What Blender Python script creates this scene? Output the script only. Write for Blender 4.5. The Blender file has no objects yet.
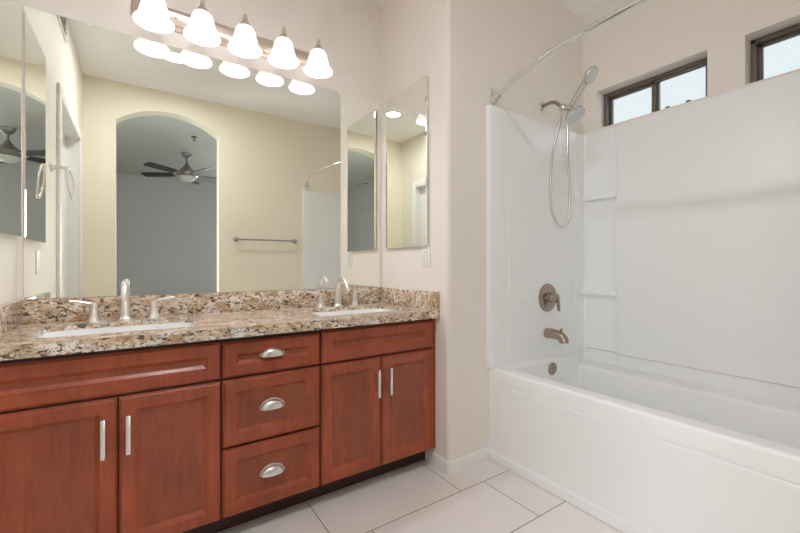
import bpy, bmesh, math, random
from mathutils import Vector, Matrix
PI = math.pi
scene = bpy.context.scene
COL = scene.collection

# ------------------------------------------------------------------ camera
cam_d = bpy.data.cameras.new('camera')
cam = bpy.data.objects.new('camera', cam_d)
COL.objects.link(cam)
cam.location = (0.0, -2.051, 1.008)
cam.rotation_euler = (PI / 2, 0, -0.5931)
cam_d.sensor_width = 36.0
cam_d.lens = 387.2 * 36.0 / 800.0
cam_d.shift_y = -0.0008
cam_d.clip_start = 0.02
scene.camera = cam

# ------------------------------------------------------------------ world, exposure
SKY = 0.78            # sky seen through the high bathroom windows
SKY_BRIGHT = 7.2     # brighter sky on the bedroom side, around the sun
BULB = 92.0         # emission of the five vanity bulbs
SHADE = 0.12         # glow of their lit frosted glass shades
CAN = 192.0           # lens of the recessed ceiling light
scene.view_settings.view_transform = 'Standard'
scene.view_settings.look = 'None'
scene.view_settings.gamma = 1.0
scene.view_settings.use_curve_mapping = False
scene.view_settings.exposure = 0.40
scene.cycles.use_denoising = True
scene.cycles.max_bounces = 14
scene.cycles.diffuse_bounces = 8
scene.cycles.glossy_bounces = 8
scene.cycles.transmission_bounces = 8
scene.cycles.transparent_max_bounces = 12
scene.cycles.sample_clamp_indirect = 6.0
scene.cycles.caustics_reflective = True
scene.cycles.blur_glossy = 0.3

world = bpy.data.worlds.new('sky')
scene.world = world
world.use_nodes = True
wt = world.node_tree
wt.nodes.clear()
wo = wt.nodes.new('ShaderNodeOutputWorld')
wb = wt.nodes.new('ShaderNodeBackground')
wc = wt.nodes.new('ShaderNodeTexCoord')
ws = wt.nodes.new('ShaderNodeSeparateXYZ')
wm = wt.nodes.new('ShaderNodeMapRange')
wm.inputs['From Min'].default_value = 0.0
wm.inputs['From Max'].default_value = -0.5
wm.inputs['To Min'].default_value = SKY
wm.inputs['To Max'].default_value = SKY_BRIGHT
wr = wt.nodes.new('ShaderNodeValToRGB')
wr.color_ramp.elements[0].position = 0.25
wr.color_ramp.elements[0].color = (0.90, 0.95, 0.97, 1)
wr.color_ramp.elements[1].position = 0.6
wr.color_ramp.elements[1].color = (0.80, 0.90, 0.95, 1)
L = wt.links.new
L(wc.outputs['Generated'], ws.inputs[0])
wd = wt.nodes.new('ShaderNodeVectorMath')
wd.operation = 'DOT_PRODUCT'
wd.inputs[1].default_value = (-0.30, -0.94, 0.15)      # towards the hazy sun
L(wc.outputs['Generated'], wd.inputs[0])
wm.inputs['From Min'].default_value = 0.1
wm.inputs['From Max'].default_value = 0.6
L(wd.outputs['Value'], wm.inputs['Value'])
L(ws.outputs['Z'], wr.inputs['Fac'])
L(wr.outputs['Color'], wb.inputs['Color'])
L(wm.outputs['Result'], wb.inputs['Strength'])
L(wb.outputs[0], wo.inputs['Surface'])


def portal(name, loc, rot, sx, sy):
    d = bpy.data.lights.new(name, 'AREA')
    d.shape = 'RECTANGLE'
    d.size, d.size_y = sx, sy
    d.cycles.is_portal = True
    o = bpy.data.objects.new(name, d)
    COL.objects.link(o)
    o.location, o.rotation_euler = loc, rot
    return o


# portals only guide sampling towards the sky; they add no light of their own
portal('daylight_portal', (2.56, -1.0, 1.995), (0, PI / 2, 0), 0.26, 0.60)
portal('daylight_portal', (2.56, -1.723, 1.995), (0, PI / 2, 0), 0.26, 0.60)
portal('daylight_portal', (2.45, -6.86, 1.35), (PI / 2, 0, 0), 2.0, 2.0)
portal('daylight_portal', (-1.58, -3.20, 1.20), (0, -PI / 2, 0), 2.2, 1.5)

# ------------------------------------------------------------------ room numbers (metres)
XL, XS, XW = -0.3883, 1.2475, 2.4074       # left wall, side wall, window wall
YP, YO = -0.6228, -2.1478                  # plumbing wall, wall with the arch
YOB = YO - 0.13                            # its bedroom side
H = 2.6189
ZC = 0.7848                                # counter top
BX0, BX1, BY, BH = -1.41, 3.9, -6.69, 2.70  # bedroom


# ------------------------------------------------------------------ materials
def new_mat(name):
    m = bpy.data.materials.new(name)
    m.use_nodes = True
    nt = m.node_tree
    b = nt.nodes['Principled BSDF']
    return m, nt, b


def simple(name, col, rough=0.5, metal=0.0, spec=0.5, noise=None, bump=None, coat=0.0):
    """noise=(scale, amount) varies the colour slightly, bump=(scale, strength)."""
    m, nt, b = new_mat(name)
    b.inputs['Base Color'].default_value = (*col, 1)
    b.inputs['Roughness'].default_value = rough
    b.inputs['Metallic'].default_value = metal
    b.inputs['Specular IOR Level'].default_value = spec
    b.inputs['Coat Weight'].default_value = coat
    tc = nt.nodes.new('ShaderNodeTexCoord')
    if noise:
        n = nt.nodes.new('ShaderNodeTexNoise')
        n.inputs['Scale'].default_value = noise[0]
        n.inputs['Detail'].default_value = 4
        nt.links.new(tc.outputs['Object'], n.inputs['Vector'])
        r = nt.nodes.new('ShaderNodeMapRange')
        r.inputs['To Min'].default_value = 1 - noise[1]
        r.inputs['To Max'].default_value = 1 + noise[1]
        nt.links.new(n.outputs['Fac'], r.inputs['Value'])
        mx = nt.nodes.new('ShaderNodeVectorMath')
        mx.operation = 'SCALE'
        mx.inputs[0].default_value = col
        nt.links.new(r.outputs['Result'], mx.inputs['Scale'])
        nt.links.new(mx.outputs['Vector'], b.inputs['Base Color'])
    if bump:
        n2 = nt.nodes.new('ShaderNodeTexNoise')
        n2.inputs['Scale'].default_value = bump[0]
        n2.inputs['Detail'].default_value = 3
        nt.links.new(tc.outputs['Object'], n2.inputs['Vector'])
        bp = nt.nodes.new('ShaderNodeBump')
        bp.inputs['Strength'].default_value = bump[1]
        bp.inputs['Distance'].default_value = 0.004
        nt.links.new(n2.outputs['Fac'], bp.inputs['Height'])
        nt.links.new(bp.outputs['Normal'], b.inputs['Normal'])
    return m


M = {}
M['paint'] = simple('beige_wall_paint', (0.84, 0.775, 0.725), 0.6, noise=(3, 0.02), bump=(70, 0.12))
M['cream'] = simple('cream_cast_wall', (0.85, 0.80, 0.655), 0.6, noise=(3, 0.02), bump=(70, 0.12))  # yellowish cast of the light on the arch wall mixed into its colour
M['cream_light'] = simple('pale_cream_cast_wall', (0.81, 0.755, 0.665), 0.6, noise=(3, 0.02), bump=(70, 0.12))  # left wall's beige shifted to hold the yellow cast it takes in the mirror
M['ceiling'] = simple('ceiling_paint', (0.92, 0.91, 0.895), 0.8, bump=(60, 0.15))
M['grey'] = simple('grey_wall_paint', (0.72, 0.71, 0.725), 0.7, bump=(60, 0.1))
M['grey_ceiling'] = simple('bedroom_ceiling_paint', (0.66, 0.64, 0.62), 0.8)
M['carpet'] = simple('carpet_pile', (0.45, 0.42, 0.38), 0.95, noise=(200, 0.2), bump=(300, 0.4))
M['trim'] = simple('white_trim_paint', (0.83, 0.82, 0.80), 0.35, noise=(4, 0.01))
M['acrylic'] = simple('white_acrylic', (0.86, 0.86, 0.86), 0.34, noise=(2, 0.01), bump=(260, 0.015))
M['porcelain'] = simple('white_porcelain', (0.86, 0.86, 0.86), 0.08, noise=(2, 0.01))
M['nickel'] = simple('brushed_nickel', (0.82, 0.80, 0.77), 0.30, 1.0, noise=(30, 0.04))
M['nickel_dark'] = simple('dark_satin_nickel', (0.42, 0.40, 0.38), 0.3, 1.0, noise=(30, 0.04))
M['nickel_warm'] = simple('warm_satin_nickel', (0.40, 0.325, 0.27), 0.27, 1.0, noise=(30, 0.05))
M['plate_metal'] = simple('light_bar_satin_metal', (0.70, 0.60, 0.53), 0.36, 1.0, noise=(25, 0.05))
M['chrome'] = simple('polished_chrome', (0.78, 0.775, 0.77), 0.09, 1.0, noise=(30, 0.02))
M['shower_metal'] = simple('pale_satin_shower_metal', (0.64, 0.62, 0.59), 0.22, 1.0, noise=(30, 0.03))
M['nozzle'] = simple('pale_grey_nozzle_plate', (0.60, 0.62, 0.63), 0.45, noise=(40, 0.05))
M['plastic'] = simple('white_plastic', (0.85, 0.84, 0.82), 0.3, noise=(5, 0.01))
M['slot'] = simple('dark_slot', (0.05, 0.05, 0.05), 0.6, noise=(5, 0.05))
M['bronze'] = simple('dark_bronze_frame', (0.15, 0.118, 0.103), 0.45, noise=(20, 0.08))
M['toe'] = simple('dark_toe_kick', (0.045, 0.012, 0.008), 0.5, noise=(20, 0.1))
M['fan_blade'] = simple('dark_fan_blade', (0.045, 0.040, 0.038), 0.45, noise=(20, 0.1))
M['frost'] = simple('frosted_white_glass', (0.82, 0.81, 0.78), 0.35, noise=(10, 0.02))
M['caulk'] = simple('old_caulk', (0.42, 0.37, 0.32), 0.7, noise=(40, 0.3))
M['cab_side'] = simple('aluminium_cabinet_side', (0.62, 0.62, 0.62), 0.35, 1.0, noise=(20, 0.03))


def mirror_mat(name, col):
    m, nt, b = new_mat(name)
    b.inputs['Metallic'].default_value = 1.0
    b.inputs['Roughness'].default_value = 0.0
    b.inputs['Base Color'].default_value = (*col, 1)
    return m


M['mirror'] = mirror_mat('silvered_mirror_glass', (0.945, 0.95, 0.89))

# cherry wood
m, nt, b = new_mat('cherry_stained_wood')
tc = nt.nodes.new('ShaderNodeTexCoord')
mp = nt.nodes.new('ShaderNodeMapping')
mp.inputs['Scale'].default_value = (26, 26, 3.0)
n1 = nt.nodes.new('ShaderNodeTexNoise')
n1.inputs['Scale'].default_value = 2.2
n1.inputs['Detail'].default_value = 5
n1.inputs['Distortion'].default_value = 0.8
n2 = nt.nodes.new('ShaderNodeTexNoise')
n2.inputs['Scale'].default_value = 6.0
n2.inputs['Detail'].default_value = 3
mixf = nt.nodes.new('ShaderNodeMath')
mixf.operation = 'ADD'
half = nt.nodes.new('ShaderNodeMath')
half.operation = 'MULTIPLY'
half.inputs[1].default_value = 0.5
cr = nt.nodes.new('ShaderNodeValToRGB')
cr.color_ramp.elements[0].position = 0.34
cr.color_ramp.elements[0].color = (0.235, 0.043, 0.0145, 1)
cr.color_ramp.elements[1].position = 0.66
cr.color_ramp.elements[1].color = (0.420, 0.086, 0.030, 1)
nt.links.new(tc.outputs['Object'], mp.inputs['Vector'])
nt.links.new(mp.outputs['Vector'], n1.inputs['Vector'])
nt.links.new(tc.outputs['Object'], n2.inputs['Vector'])
nt.links.new(n1.outputs['Fac'], mixf.inputs[0])
nt.links.new(n2.outputs['Fac'], mixf.inputs[1])
nt.links.new(mixf.outputs[0], half.inputs[0])
nt.links.new(half.outputs[0], cr.inputs['Fac'])
nt.links.new(cr.outputs['Color'], b.inputs['Base Color'])
b.inputs['Roughness'].default_value = 0.33
b.inputs['Coat Weight'].default_value = 0.15
b.inputs['Coat Roughness'].default_value = 0.25
M['wood'] = m
M['veneer'] = m.copy()
M['veneer'].name = 'cherry_veneer_panel'
for nd in M['veneer'].node_tree.nodes:
    if nd.type == 'VALTORGB':
        nd.color_ramp.elements[0].color = (0.215, 0.041, 0.0145, 1)
        nd.color_ramp.elements[1].color = (0.350, 0.079, 0.029, 1)

# granite
m, nt, b = new_mat('speckled_granite')
tc = nt.nodes.new('ShaderNodeTexCoord')


def noise_node(scale, detail=4, dist=0.0, off=(0, 0, 0)):
    mpp = nt.nodes.new('ShaderNodeMapping')
    mpp.inputs['Location'].default_value = off
    mpp.inputs['Scale'].default_value = (0.7, 1.0, 1.15)
    nt.links.new(tc.outputs['Object'], mpp.inputs['Vector'])
    n = nt.nodes.new('ShaderNodeTexNoise')
    n.inputs['Scale'].default_value = scale
    n.inputs['Detail'].default_value = detail
    n.inputs['Distortion'].default_value = dist
    nt.links.new(mpp.outputs['Vector'], n.inputs['Vector'])
    return n


def ramp(node, p0, p1, c0=(0, 0, 0, 1), c1=(1, 1, 1, 1)):
    r = nt.nodes.new('ShaderNodeValToRGB')
    r.color_ramp.elements[0].position = p0
    r.color_ramp.elements[0].color = c0
    r.color_ramp.elements[1].position = p1
    r.color_ramp.elements[1].color = c1
    nt.links.new(node.outputs['Fac'], r.inputs['Fac'])
    return r


def mixc(fac, a, bcol):
    x = nt.nodes.new('ShaderNodeMix')
    x.data_type = 'RGBA'
    nt.links.new(fac.outputs['Color'], x.inputs['Factor'])
    for k, v in ((6, a), (7, bcol)):
        if isinstance(v, tuple):
            x.inputs[k].default_value = v
        else:
            nt.links.new(v, x.inputs[k])
    return x.outputs[2]


base = ramp(noise_node(30, 6, 0.8), 0.38, 0.66, (0.78, 0.64, 0.49, 1), (0.47, 0.27, 0.12, 1)).outputs['Color']
c = mixc(ramp(noise_node(24, 5, 0.6, (3, 7, 1)), 0.50, 0.60), base, (0.82, 0.75, 0.68, 1))
c = mixc(ramp(noise_node(95, 5, 0.8, (9, 2, 5)), 0.55, 0.62), c, (0.42, 0.36, 0.32, 1))
c = mixc(ramp(noise_node(70, 6, 0.9, (5, 1, 8)), 0.55, 0.605), c, (0.12, 0.072, 0.052, 1))
c = mixc(ramp(noise_node(130, 4, 0.8, (1, 4, 2)), 0.60, 0.66), c, (0.06, 0.045, 0.04, 1))
nt.links.new(c, b.inputs['Base Color'])
b.inputs['Roughness'].default_value = 0.13
b.inputs['Specular IOR Level'].default_value = 0.85
M['granite'] = m

# floor tile
m, nt, b = new_mat('beige_floor_tile')
tc = nt.nodes.new('ShaderNodeTexCoord')
mp = nt.nodes.new('ShaderNodeMapping')
mp.inputs['Location'].default_value = (0.0, 1.0725 + 0.305 * 8, 0)
br = nt.nodes.new('ShaderNodeTexBrick')
br.offset = 0.0
br.offset_frequency = 2
br.squash = 1.0
br.inputs['Scale'].default_value = 1.0
br.inputs['Brick Width'].default_value = 0.60
br.inputs['Row Height'].default_value = 0.305
br.inputs['Mortar Size'].default_value = 0.0022
br.inputs['Mortar Smooth'].default_value = 0.1
br.inputs['Bias'].default_value = 0.0
br.inputs['Color1'].default_value = (0.79, 0.745, 0.72, 1)
br.inputs['Color2'].default_value = (0.755, 0.70, 0.665, 1)
br.inputs['Mortar'].default_value = (0.22, 0.185, 0.16, 1)
nz = nt.nodes.new('ShaderNodeTexNoise')
nz.inputs['Scale'].default_value = 5
nz.inputs['Detail'].default_value = 5
mr = nt.nodes.new('ShaderNodeMapRange')
mr.inputs['To Min'].default_value = 0.93
mr.inputs['To Max'].default_value = 1.07
vm = nt.nodes.new('ShaderNodeVectorMath')
vm.operation = 'SCALE'
nt.links.new(tc.outputs['Object'], mp.inputs['Vector'])
sx = nt.nodes.new('ShaderNodeSeparateXYZ')
nt.links.new(mp.outputs['Vector'], sx.inputs[0])


def mth(op, a, b_=None):
    n = nt.nodes.new('ShaderNodeMath')
    n.operation = op
    for k, v in ((0, a), (1, b_)):
        if v is None:
            continue
        if isinstance(v, (int, float)):
            n.inputs[k].default_value = v
        else:
            nt.links.new(v, n.inputs[k])
    if op == 'COMPARE':
        n.inputs[2].default_value = 0.1
    return n.outputs[0]


row = mth('FLOOR', mth('DIVIDE', sx.outputs['Y'], 0.305))
cyc = mth('FLOORED_MODULO', row, 3)            # the joints of successive rows are staggered
shift = mth('ADD', mth('MULTIPLY', mth('COMPARE', cyc, 2.0), 0.465), mth('ADD', mth('MULTIPLY', mth('COMPARE', cyc, 1.0), 0.10), mth('MULTIPLY', mth('COMPARE', cyc, 0.0), 0.005)))
cx_ = nt.nodes.new('ShaderNodeCombineXYZ')
nt.links.new(mth('ADD', sx.outputs['X'], shift), cx_.inputs['X'])
nt.links.new(sx.outputs['Y'], cx_.inputs['Y'])
nt.links.new(cx_.outputs[0], br.inputs['Vector'])
nt.links.new(tc.outputs['Object'], nz.inputs['Vector'])
nt.links.new(nz.outputs['Fac'], mr.inputs['Value'])
nt.links.new(br.outputs['Color'], vm.inputs[0])
nt.links.new(mr.outputs['Result'], vm.inputs['Scale'])
nt.links.new(vm.outputs['Vector'], b.inputs['Base Color'])
b.inputs['Roughness'].default_value = 0.33
bp = nt.nodes.new('ShaderNodeBump')
bp.inputs['Strength'].default_value = 0.3
bp.inputs['Distance'].default_value = 0.002
bp.invert = True
nt.links.new(br.outputs['Fac'], bp.inputs['Height'])
nt.links.new(bp.outputs['Normal'], b.inputs['Normal'])
M['tile'] = m

# lamp shade (frosted glass lit from inside) and bulb
m, nt, b = new_mat('frosted_lamp_shade_glass')
nt.nodes.remove(b)
out = nt.nodes['Material Output']
tr = nt.nodes.new('ShaderNodeBsdfTranslucent')
tr.inputs['Color'].default_value = (0.94, 0.93, 0.91, 1)
pb = nt.nodes.new('ShaderNodeBsdfPrincipled')
pb.inputs['Base Color'].default_value = (0.94, 0.93, 0.91, 1)
pb.inputs['Roughness'].default_value = 0.25
mx = nt.nodes.new('ShaderNodeMixShader')
mx.inputs[0].default_value = 0.30
tcs = nt.nodes.new('ShaderNodeTexCoord')
nzs = nt.nodes.new('ShaderNodeTexNoise')
nzs.inputs['Scale'].default_value = 25
mrs = nt.nodes.new('ShaderNodeMapRange')
mrs.inputs['To Min'].default_value = 0.24
mrs.inputs['To Max'].default_value = 0.36
nt.links.new(tcs.outputs['Object'], nzs.inputs['Vector'])
nt.links.new(nzs.outputs['Fac'], mrs.inputs['Value'])
nt.links.new(mrs.outputs['Result'], mx.inputs[0])
nt.links.new(pb.outputs[0], mx.inputs[1])
nt.links.new(tr.outputs[0], mx.inputs[2])
em = nt.nodes.new('ShaderNodeEmission')
em.inputs['Color'].default_value = (0.965, 0.985, 1.05, 1)
em.inputs['Strength'].default_value = SHADE
ad = nt.nodes.new('ShaderNodeAddShader')
nt.links.new(mx.outputs[0], ad.inputs[0])
nt.links.new(em.outputs[0], ad.inputs[1])
nt.links.new(ad.outputs[0], out.inputs['Surface'])
M['shade'] = m

m, nt, b = new_mat('glowing_bulb')
b.inputs['Base Color'].default_value = (0.9, 0.9, 0.9, 1)
b.inputs['Emission Color'].default_value = (0.965, 0.985, 1.05, 1)
b.inputs['Emission Strength'].default_value = BULB
M['bulb'] = m

m, nt, b = new_mat('glowing_downlight_lens')
b.inputs['Base Color'].default_value = (0.9, 0.9, 0.9, 1)
b.inputs['Emission Color'].default_value = (0.96, 0.985, 1.05, 1)
b.inputs['Emission Strength'].default_value = CAN
M['lens'] = m

# thin window glass
m, nt, b = new_mat('window_glass')
nt.nodes.remove(b)
out = nt.nodes['Material Output']
t = nt.nodes.new('ShaderNodeBsdfTransparent')
t.inputs['Color'].default_value = (0.95, 0.97, 0.97, 1)
g = nt.nodes.new('ShaderNodeBsdfGlossy')
g.inputs['Roughness'].default_value = 0.02
fr = nt.nodes.new('ShaderNodeFresnel')
fr.inputs['IOR'].default_value = 1.3
mx = nt.nodes.new('ShaderNodeMixShader')
nt.links.new(fr.outputs[0], mx.inputs[0])
nt.links.new(t.outputs[0], mx.inputs[1])
nt.links.new(g.outputs[0], mx.inputs[2])
nt.links.new(mx.outputs[0], out.inputs['Surface'])
M['glass'] = m


# ------------------------------------------------------------------ mesh helpers
class MB:
    def __init__(self):
        self.bm = bmesh.new()

    def box(self, x0, x1, y0, y1, z0, z1, bev=0.0, seg=2):
        vs = [self.bm.verts.new(p) for p in
              [(x0, y0, z0), (x1, y0, z0), (x1, y1, z0), (x0, y1, z0),
               (x0, y0, z1), (x1, y0, z1), (x1, y1, z1), (x0, y1, z1)]]
        fs = [self.bm.faces.new([vs[i] for i in f]) for f in
              [(3, 2, 1, 0), (4, 5, 6, 7), (0, 1, 5, 4), (1, 2, 6, 5), (2, 3, 7, 6), (3, 0, 4, 7)]]
        if bev > 0:
            es = list({e for f in fs for e in f.edges})
            bmesh.ops.bevel(self.bm, geom=es, offset=bev, segments=seg, affect='EDGES', profile=0.5)
        return self

    def prism(self, pts, axis, a0, a1, cap=True):
        """pts: outline; axis 'z' -> (x,y), 'y' -> (x,z), 'x' -> (y,z)."""
        def P(p, a):
            return {'z': (p[0], p[1], a), 'y': (p[0], a, p[1]), 'x': (a, p[0], p[1])}[axis]
        A = [self.bm.verts.new(P(p, a0)) for p in pts]
        B = [self.bm.verts.new(P(p, a1)) for p in pts]
        n = len(pts)
        for i in range(n):
            self.bm.faces.new([A[i], A[(i + 1) % n], B[(i + 1) % n], B[i]])
        if cap:
            self.bm.faces.new(A)
            self.bm.faces.new(B)
        return self

    def rings(self, rings, closed=True, cap0=True, cap1=True):
        R = [[self.bm.verts.new(p) for p in r] for r in rings]
        for a, b2 in zip(R[:-1], R[1:]):
            n = len(a)
            for i in range(n if closed else n - 1):
                j = (i + 1) % n
                self.bm.faces.new([a[i], a[j], b2[j], b2[i]])
        if closed and cap0:
            self.bm.faces.new(R[0])
        if closed and cap1:
            self.bm.faces.new(R[-1])
        return self

    def lathe(self, prof, seg=24, mat=None, cap0=True, cap1=True, sy=1.0):
        mat = mat or Matrix()
        rr = []
        for r, z in prof:
            r = max(r, 1e-4)
            rr.append([mat @ Vector((r * math.cos(2 * PI * i / seg), sy * r * math.sin(2 * PI * i / seg), z))
                       for i in range(seg)])
        return self.rings(rr, True, cap0, cap1)

    def tube(self, path, rad, seg=12, smooth=8, flat=1.0, closed_path=False):
        pts = [Vector(p) for p in path]
        rads = rad if isinstance(rad, (list, tuple)) else [rad] * len(pts)
        if smooth > 1 and len(pts) > 2:
            P, R = [], []
            n = len(pts)
            for i in range(n - 1):
                p0, p1, p2, p3 = pts[max(i - 1, 0)], pts[i], pts[i + 1], pts[min(i + 2, n - 1)]
                for k in range(smooth):
                    t = k / smooth
                    P.append(0.5 * ((2 * p1) + (p2 - p0) * t + (2 * p0 - 5 * p1 + 4 * p2 - p3) * t * t
                                    + (3 * p1 - p0 - 3 * p2 + p3) * t ** 3))
                    R.append(rads[i] * (1 - t) + rads[i + 1] * t)
            P.append(pts[-1])
            R.append(rads[-1])
            pts, rads = P, R
        T = []
        for i in range(len(pts)):
            a, b2 = pts[max(i - 1, 0)], pts[min(i + 1, len(pts) - 1)]
            T.append((b2 - a).normalized())
        up = Vector((0, 0, 1)) if abs(T[0].z) < 0.9 else Vector((1, 0, 0))
        u = T[0].cross(up).normalized()
        rr = []
        for p, t, r in zip(pts, T, rads):
            u = (u - t * u.dot(t)).normalized()
            v = t.cross(u)
            rr.append([p + u * r * math.cos(2 * PI * k / seg) + v * r * flat * math.sin(2 * PI * k / seg)
                       for k in range(seg)])
        return self.rings(rr)

    def torus(self, c, R, r, axis_u, axis_v, seg=40, s2=10):
        c, U, V = Vector(c), Vector(axis_u), Vector(axis_v)
        W = U.cross(V)
        grid = []
        for i in range(seg):
            a = 2 * PI * i / seg
            d = U * math.cos(a) + V * math.sin(a)
            grid.append([self.bm.verts.new(c + d * (R + r * math.cos(2 * PI * k / s2)) + W * r * math.sin(2 * PI * k / s2))
                         for k in range(s2)])
        for i in range(seg):
            for k in range(s2):
                self.bm.faces.new([grid[i][k], grid[(i + 1) % seg][k],
                                   grid[(i + 1) % seg][(k + 1) % s2], grid[i][(k + 1) % s2]])
        return self

    def sphere(self, c, r, seg=18, rings=10, sz=1.0):
        prof = [(r * math.sin(PI * i / rings), -r * sz * math.cos(PI * i / rings)) for i in range(rings + 1)]
        return self.lathe(prof, seg, Matrix.Translation(c))

    def panel(self, u0, u1, z0, z1, prof, plane):
        """framed panel: nested rectangles; prof = [(inset, depth)], plane(u, z, depth) -> point."""
        rr = []
        for ins, d in prof:
            rr.append([plane(u0 + ins, z0 + ins, d), plane(u1 - ins, z0 + ins, d),
                       plane(u1 - ins, z1 - ins, d), plane(u0 + ins, z1 - ins, d)])
        return self.rings(rr)

    def build(self, name, mat, parent=None, loc=None, smooth=True, angle=35):
        bmesh.ops.recalc_face_normals(self.bm, faces=self.bm.faces)
        me = bpy.data.meshes.new(name)
        self.bm.to_mesh(me)
        self.bm.free()
        me.materials.append(mat)
        o = bpy.data.objects.new(name, me)
        COL.objects.link(o)
        if loc is not None:                      # mesh given in world coordinates, origin moved to loc
            me.transform(Matrix.Translation(-Vector(loc)))
            o.location = loc
        if smooth:
            for p in me.polygons:
                p.use_smooth = True
            try:
                me.set_sharp_from_angle(angle=math.radians(angle))
            except Exception:
                pass
        if parent is not None:
            o.parent = parent
        return o


def part(name, mb, mat, parent, off=(0, 0, 0), **kw):
    """part whose mesh is in world coordinates minus the offset of its thing."""
    bmesh.ops.translate(mb.bm, verts=mb.bm.verts, vec=-Vector(off))
    return mb.build(name, mat, parent, **kw)


def thing(name, label, cat, loc=(0, 0, 0), group=None):
    o = bpy.data.objects.new(name, None)
    o.empty_display_size = 0.1
    COL.objects.link(o)
    o.location = loc
    return tag(o, label, cat, group)


def tag(o, label, cat, group=None):
    o['label'], o['category'] = label, cat
    if group:
        o['group'] = group
    return o


def struct(name, mb, mat, parent=None, label=None, **kw):
    o = mb.build(name, mat, parent, **kw)
    if parent is None:
        o['kind'] = 'structure'
        if label:
            o['label'] = label
    return o


def copy_tree(o, parent=None):
    c = o.copy()
    COL.objects.link(c)
    c.parent = parent
    for ch in [x for x in bpy.data.objects if x.parent == o]:
        copy_tree(ch, c)
    return c


def rrect(x0, x1, y0, y1, r, n=6):
    pts = []
    for cx, cy, a0 in ((x1 - r, y1 - r, 0), (x0 + r, y1 - r, PI / 2), (x0 + r, y0 + r, PI), (x1 - r, y0 + r, 1.5 * PI)):
        for i in range(n + 1):
            a = a0 + PI / 2 * i / n
            pts.append((cx + r * math.cos(a), cy + r * math.sin(a)))
    return pts


# ================================================================== SETTING
T = 0.12
struct('floor', MB().box(XL - T, XW + 0.2, YOB + 0.02, 0.12, -0.08, 0), M['tile'], smooth=False)
struct('floor_bedroom', MB().box(BX0 - T, BX1 + T, BY - T, YOB + 0.02, -0.08, 0.0), M['carpet'], smooth=False)
struct('ceiling', MB().box(XL - T, XW + 0.2, YOB, 0.12, H, H + 0.1), M['ceiling'], smooth=False)
struct('ceiling_bedroom', MB().box(BX0 - T, BX1 + T, BY - T, YOB, BH, BH + 0.1), M['grey_ceiling'], smooth=False)
struct('wall_vanity', MB().box(XL - T, XS + 0.05, 0, 0.12, 0, H), M['paint'], smooth=False)

# side wall block with its rounded (bullnose) corner; its front carries the shower plumbing
r = 0.022
pts = [(XS, 0.0), (XS, YP + r)]
for i in range(1, 8):
    a = PI + PI / 2 * i / 8
    pts.append((XS + r + r * math.cos(a), YP + r + r * math.sin(a)))
pts += [(XS + r, YP), (XW + 0.02, YP), (XW + 0.02, 0.0)]
struct('wall_right', MB().prism(pts, 'z', 0, H), M['paint'])

# wall with the two high windows
WZ0, WZ1 = 1.875, 2.113
WINS = [(-1.288, -0.712), (-2.012, -1.436)]
wx0, wx1 = XW, XW + 0.17
mb = MB().box(wx0, wx1, YOB, YP + 0.05, 0, WZ0).box(wx0, wx1, YOB, YP + 0.05, WZ1, H)
ys = [YP + 0.05, WINS[0][1], WINS[0][0], WINS[1][1], WINS[1][0], YOB]
for i in (0, 2, 4):
    mb.box(wx0, wx1, ys[i + 1], ys[i], WZ0, WZ1)
struct('wall_window', mb, M['paint'], smooth=False)

# wall with the arched opening to the bedroom
ax0, ax1, zs, rise = -0.169, 0.657, 2.286, 0.15
cxa, half = (ax0 + ax1) / 2, (ax1 - ax0) / 2
Rr = (half * half + rise * rise) / (2 * rise)
arc = []
a_max = math.asin(half / Rr)
for i in range(25):
    a = -a_max + 2 * a_max * i / 24
    arc.append((cxa + Rr * math.sin(a), zs + rise - Rr + Rr * math.cos(a)))
x0, x1 = XL - T, XW + 0.17
pts = [(x0, 0), (ax0, 0)] + arc + [(ax1, 0), (x1, 0), (x1, H), (x0, H)]
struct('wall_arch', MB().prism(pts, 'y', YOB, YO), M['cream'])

# left wall with a door opening
DY0, DY1, DZ = -1.835, -0.945, 1.985
mb = MB().box(XL - T, XL, DY1, 0.0, 0, H).box(XL - T, XL, YOB, DY0, 0, H).box(XL - T, XL, DY0, DY1, DZ, H)
struct('wall_left', mb, M['cream_light'], smooth=False)


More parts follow.
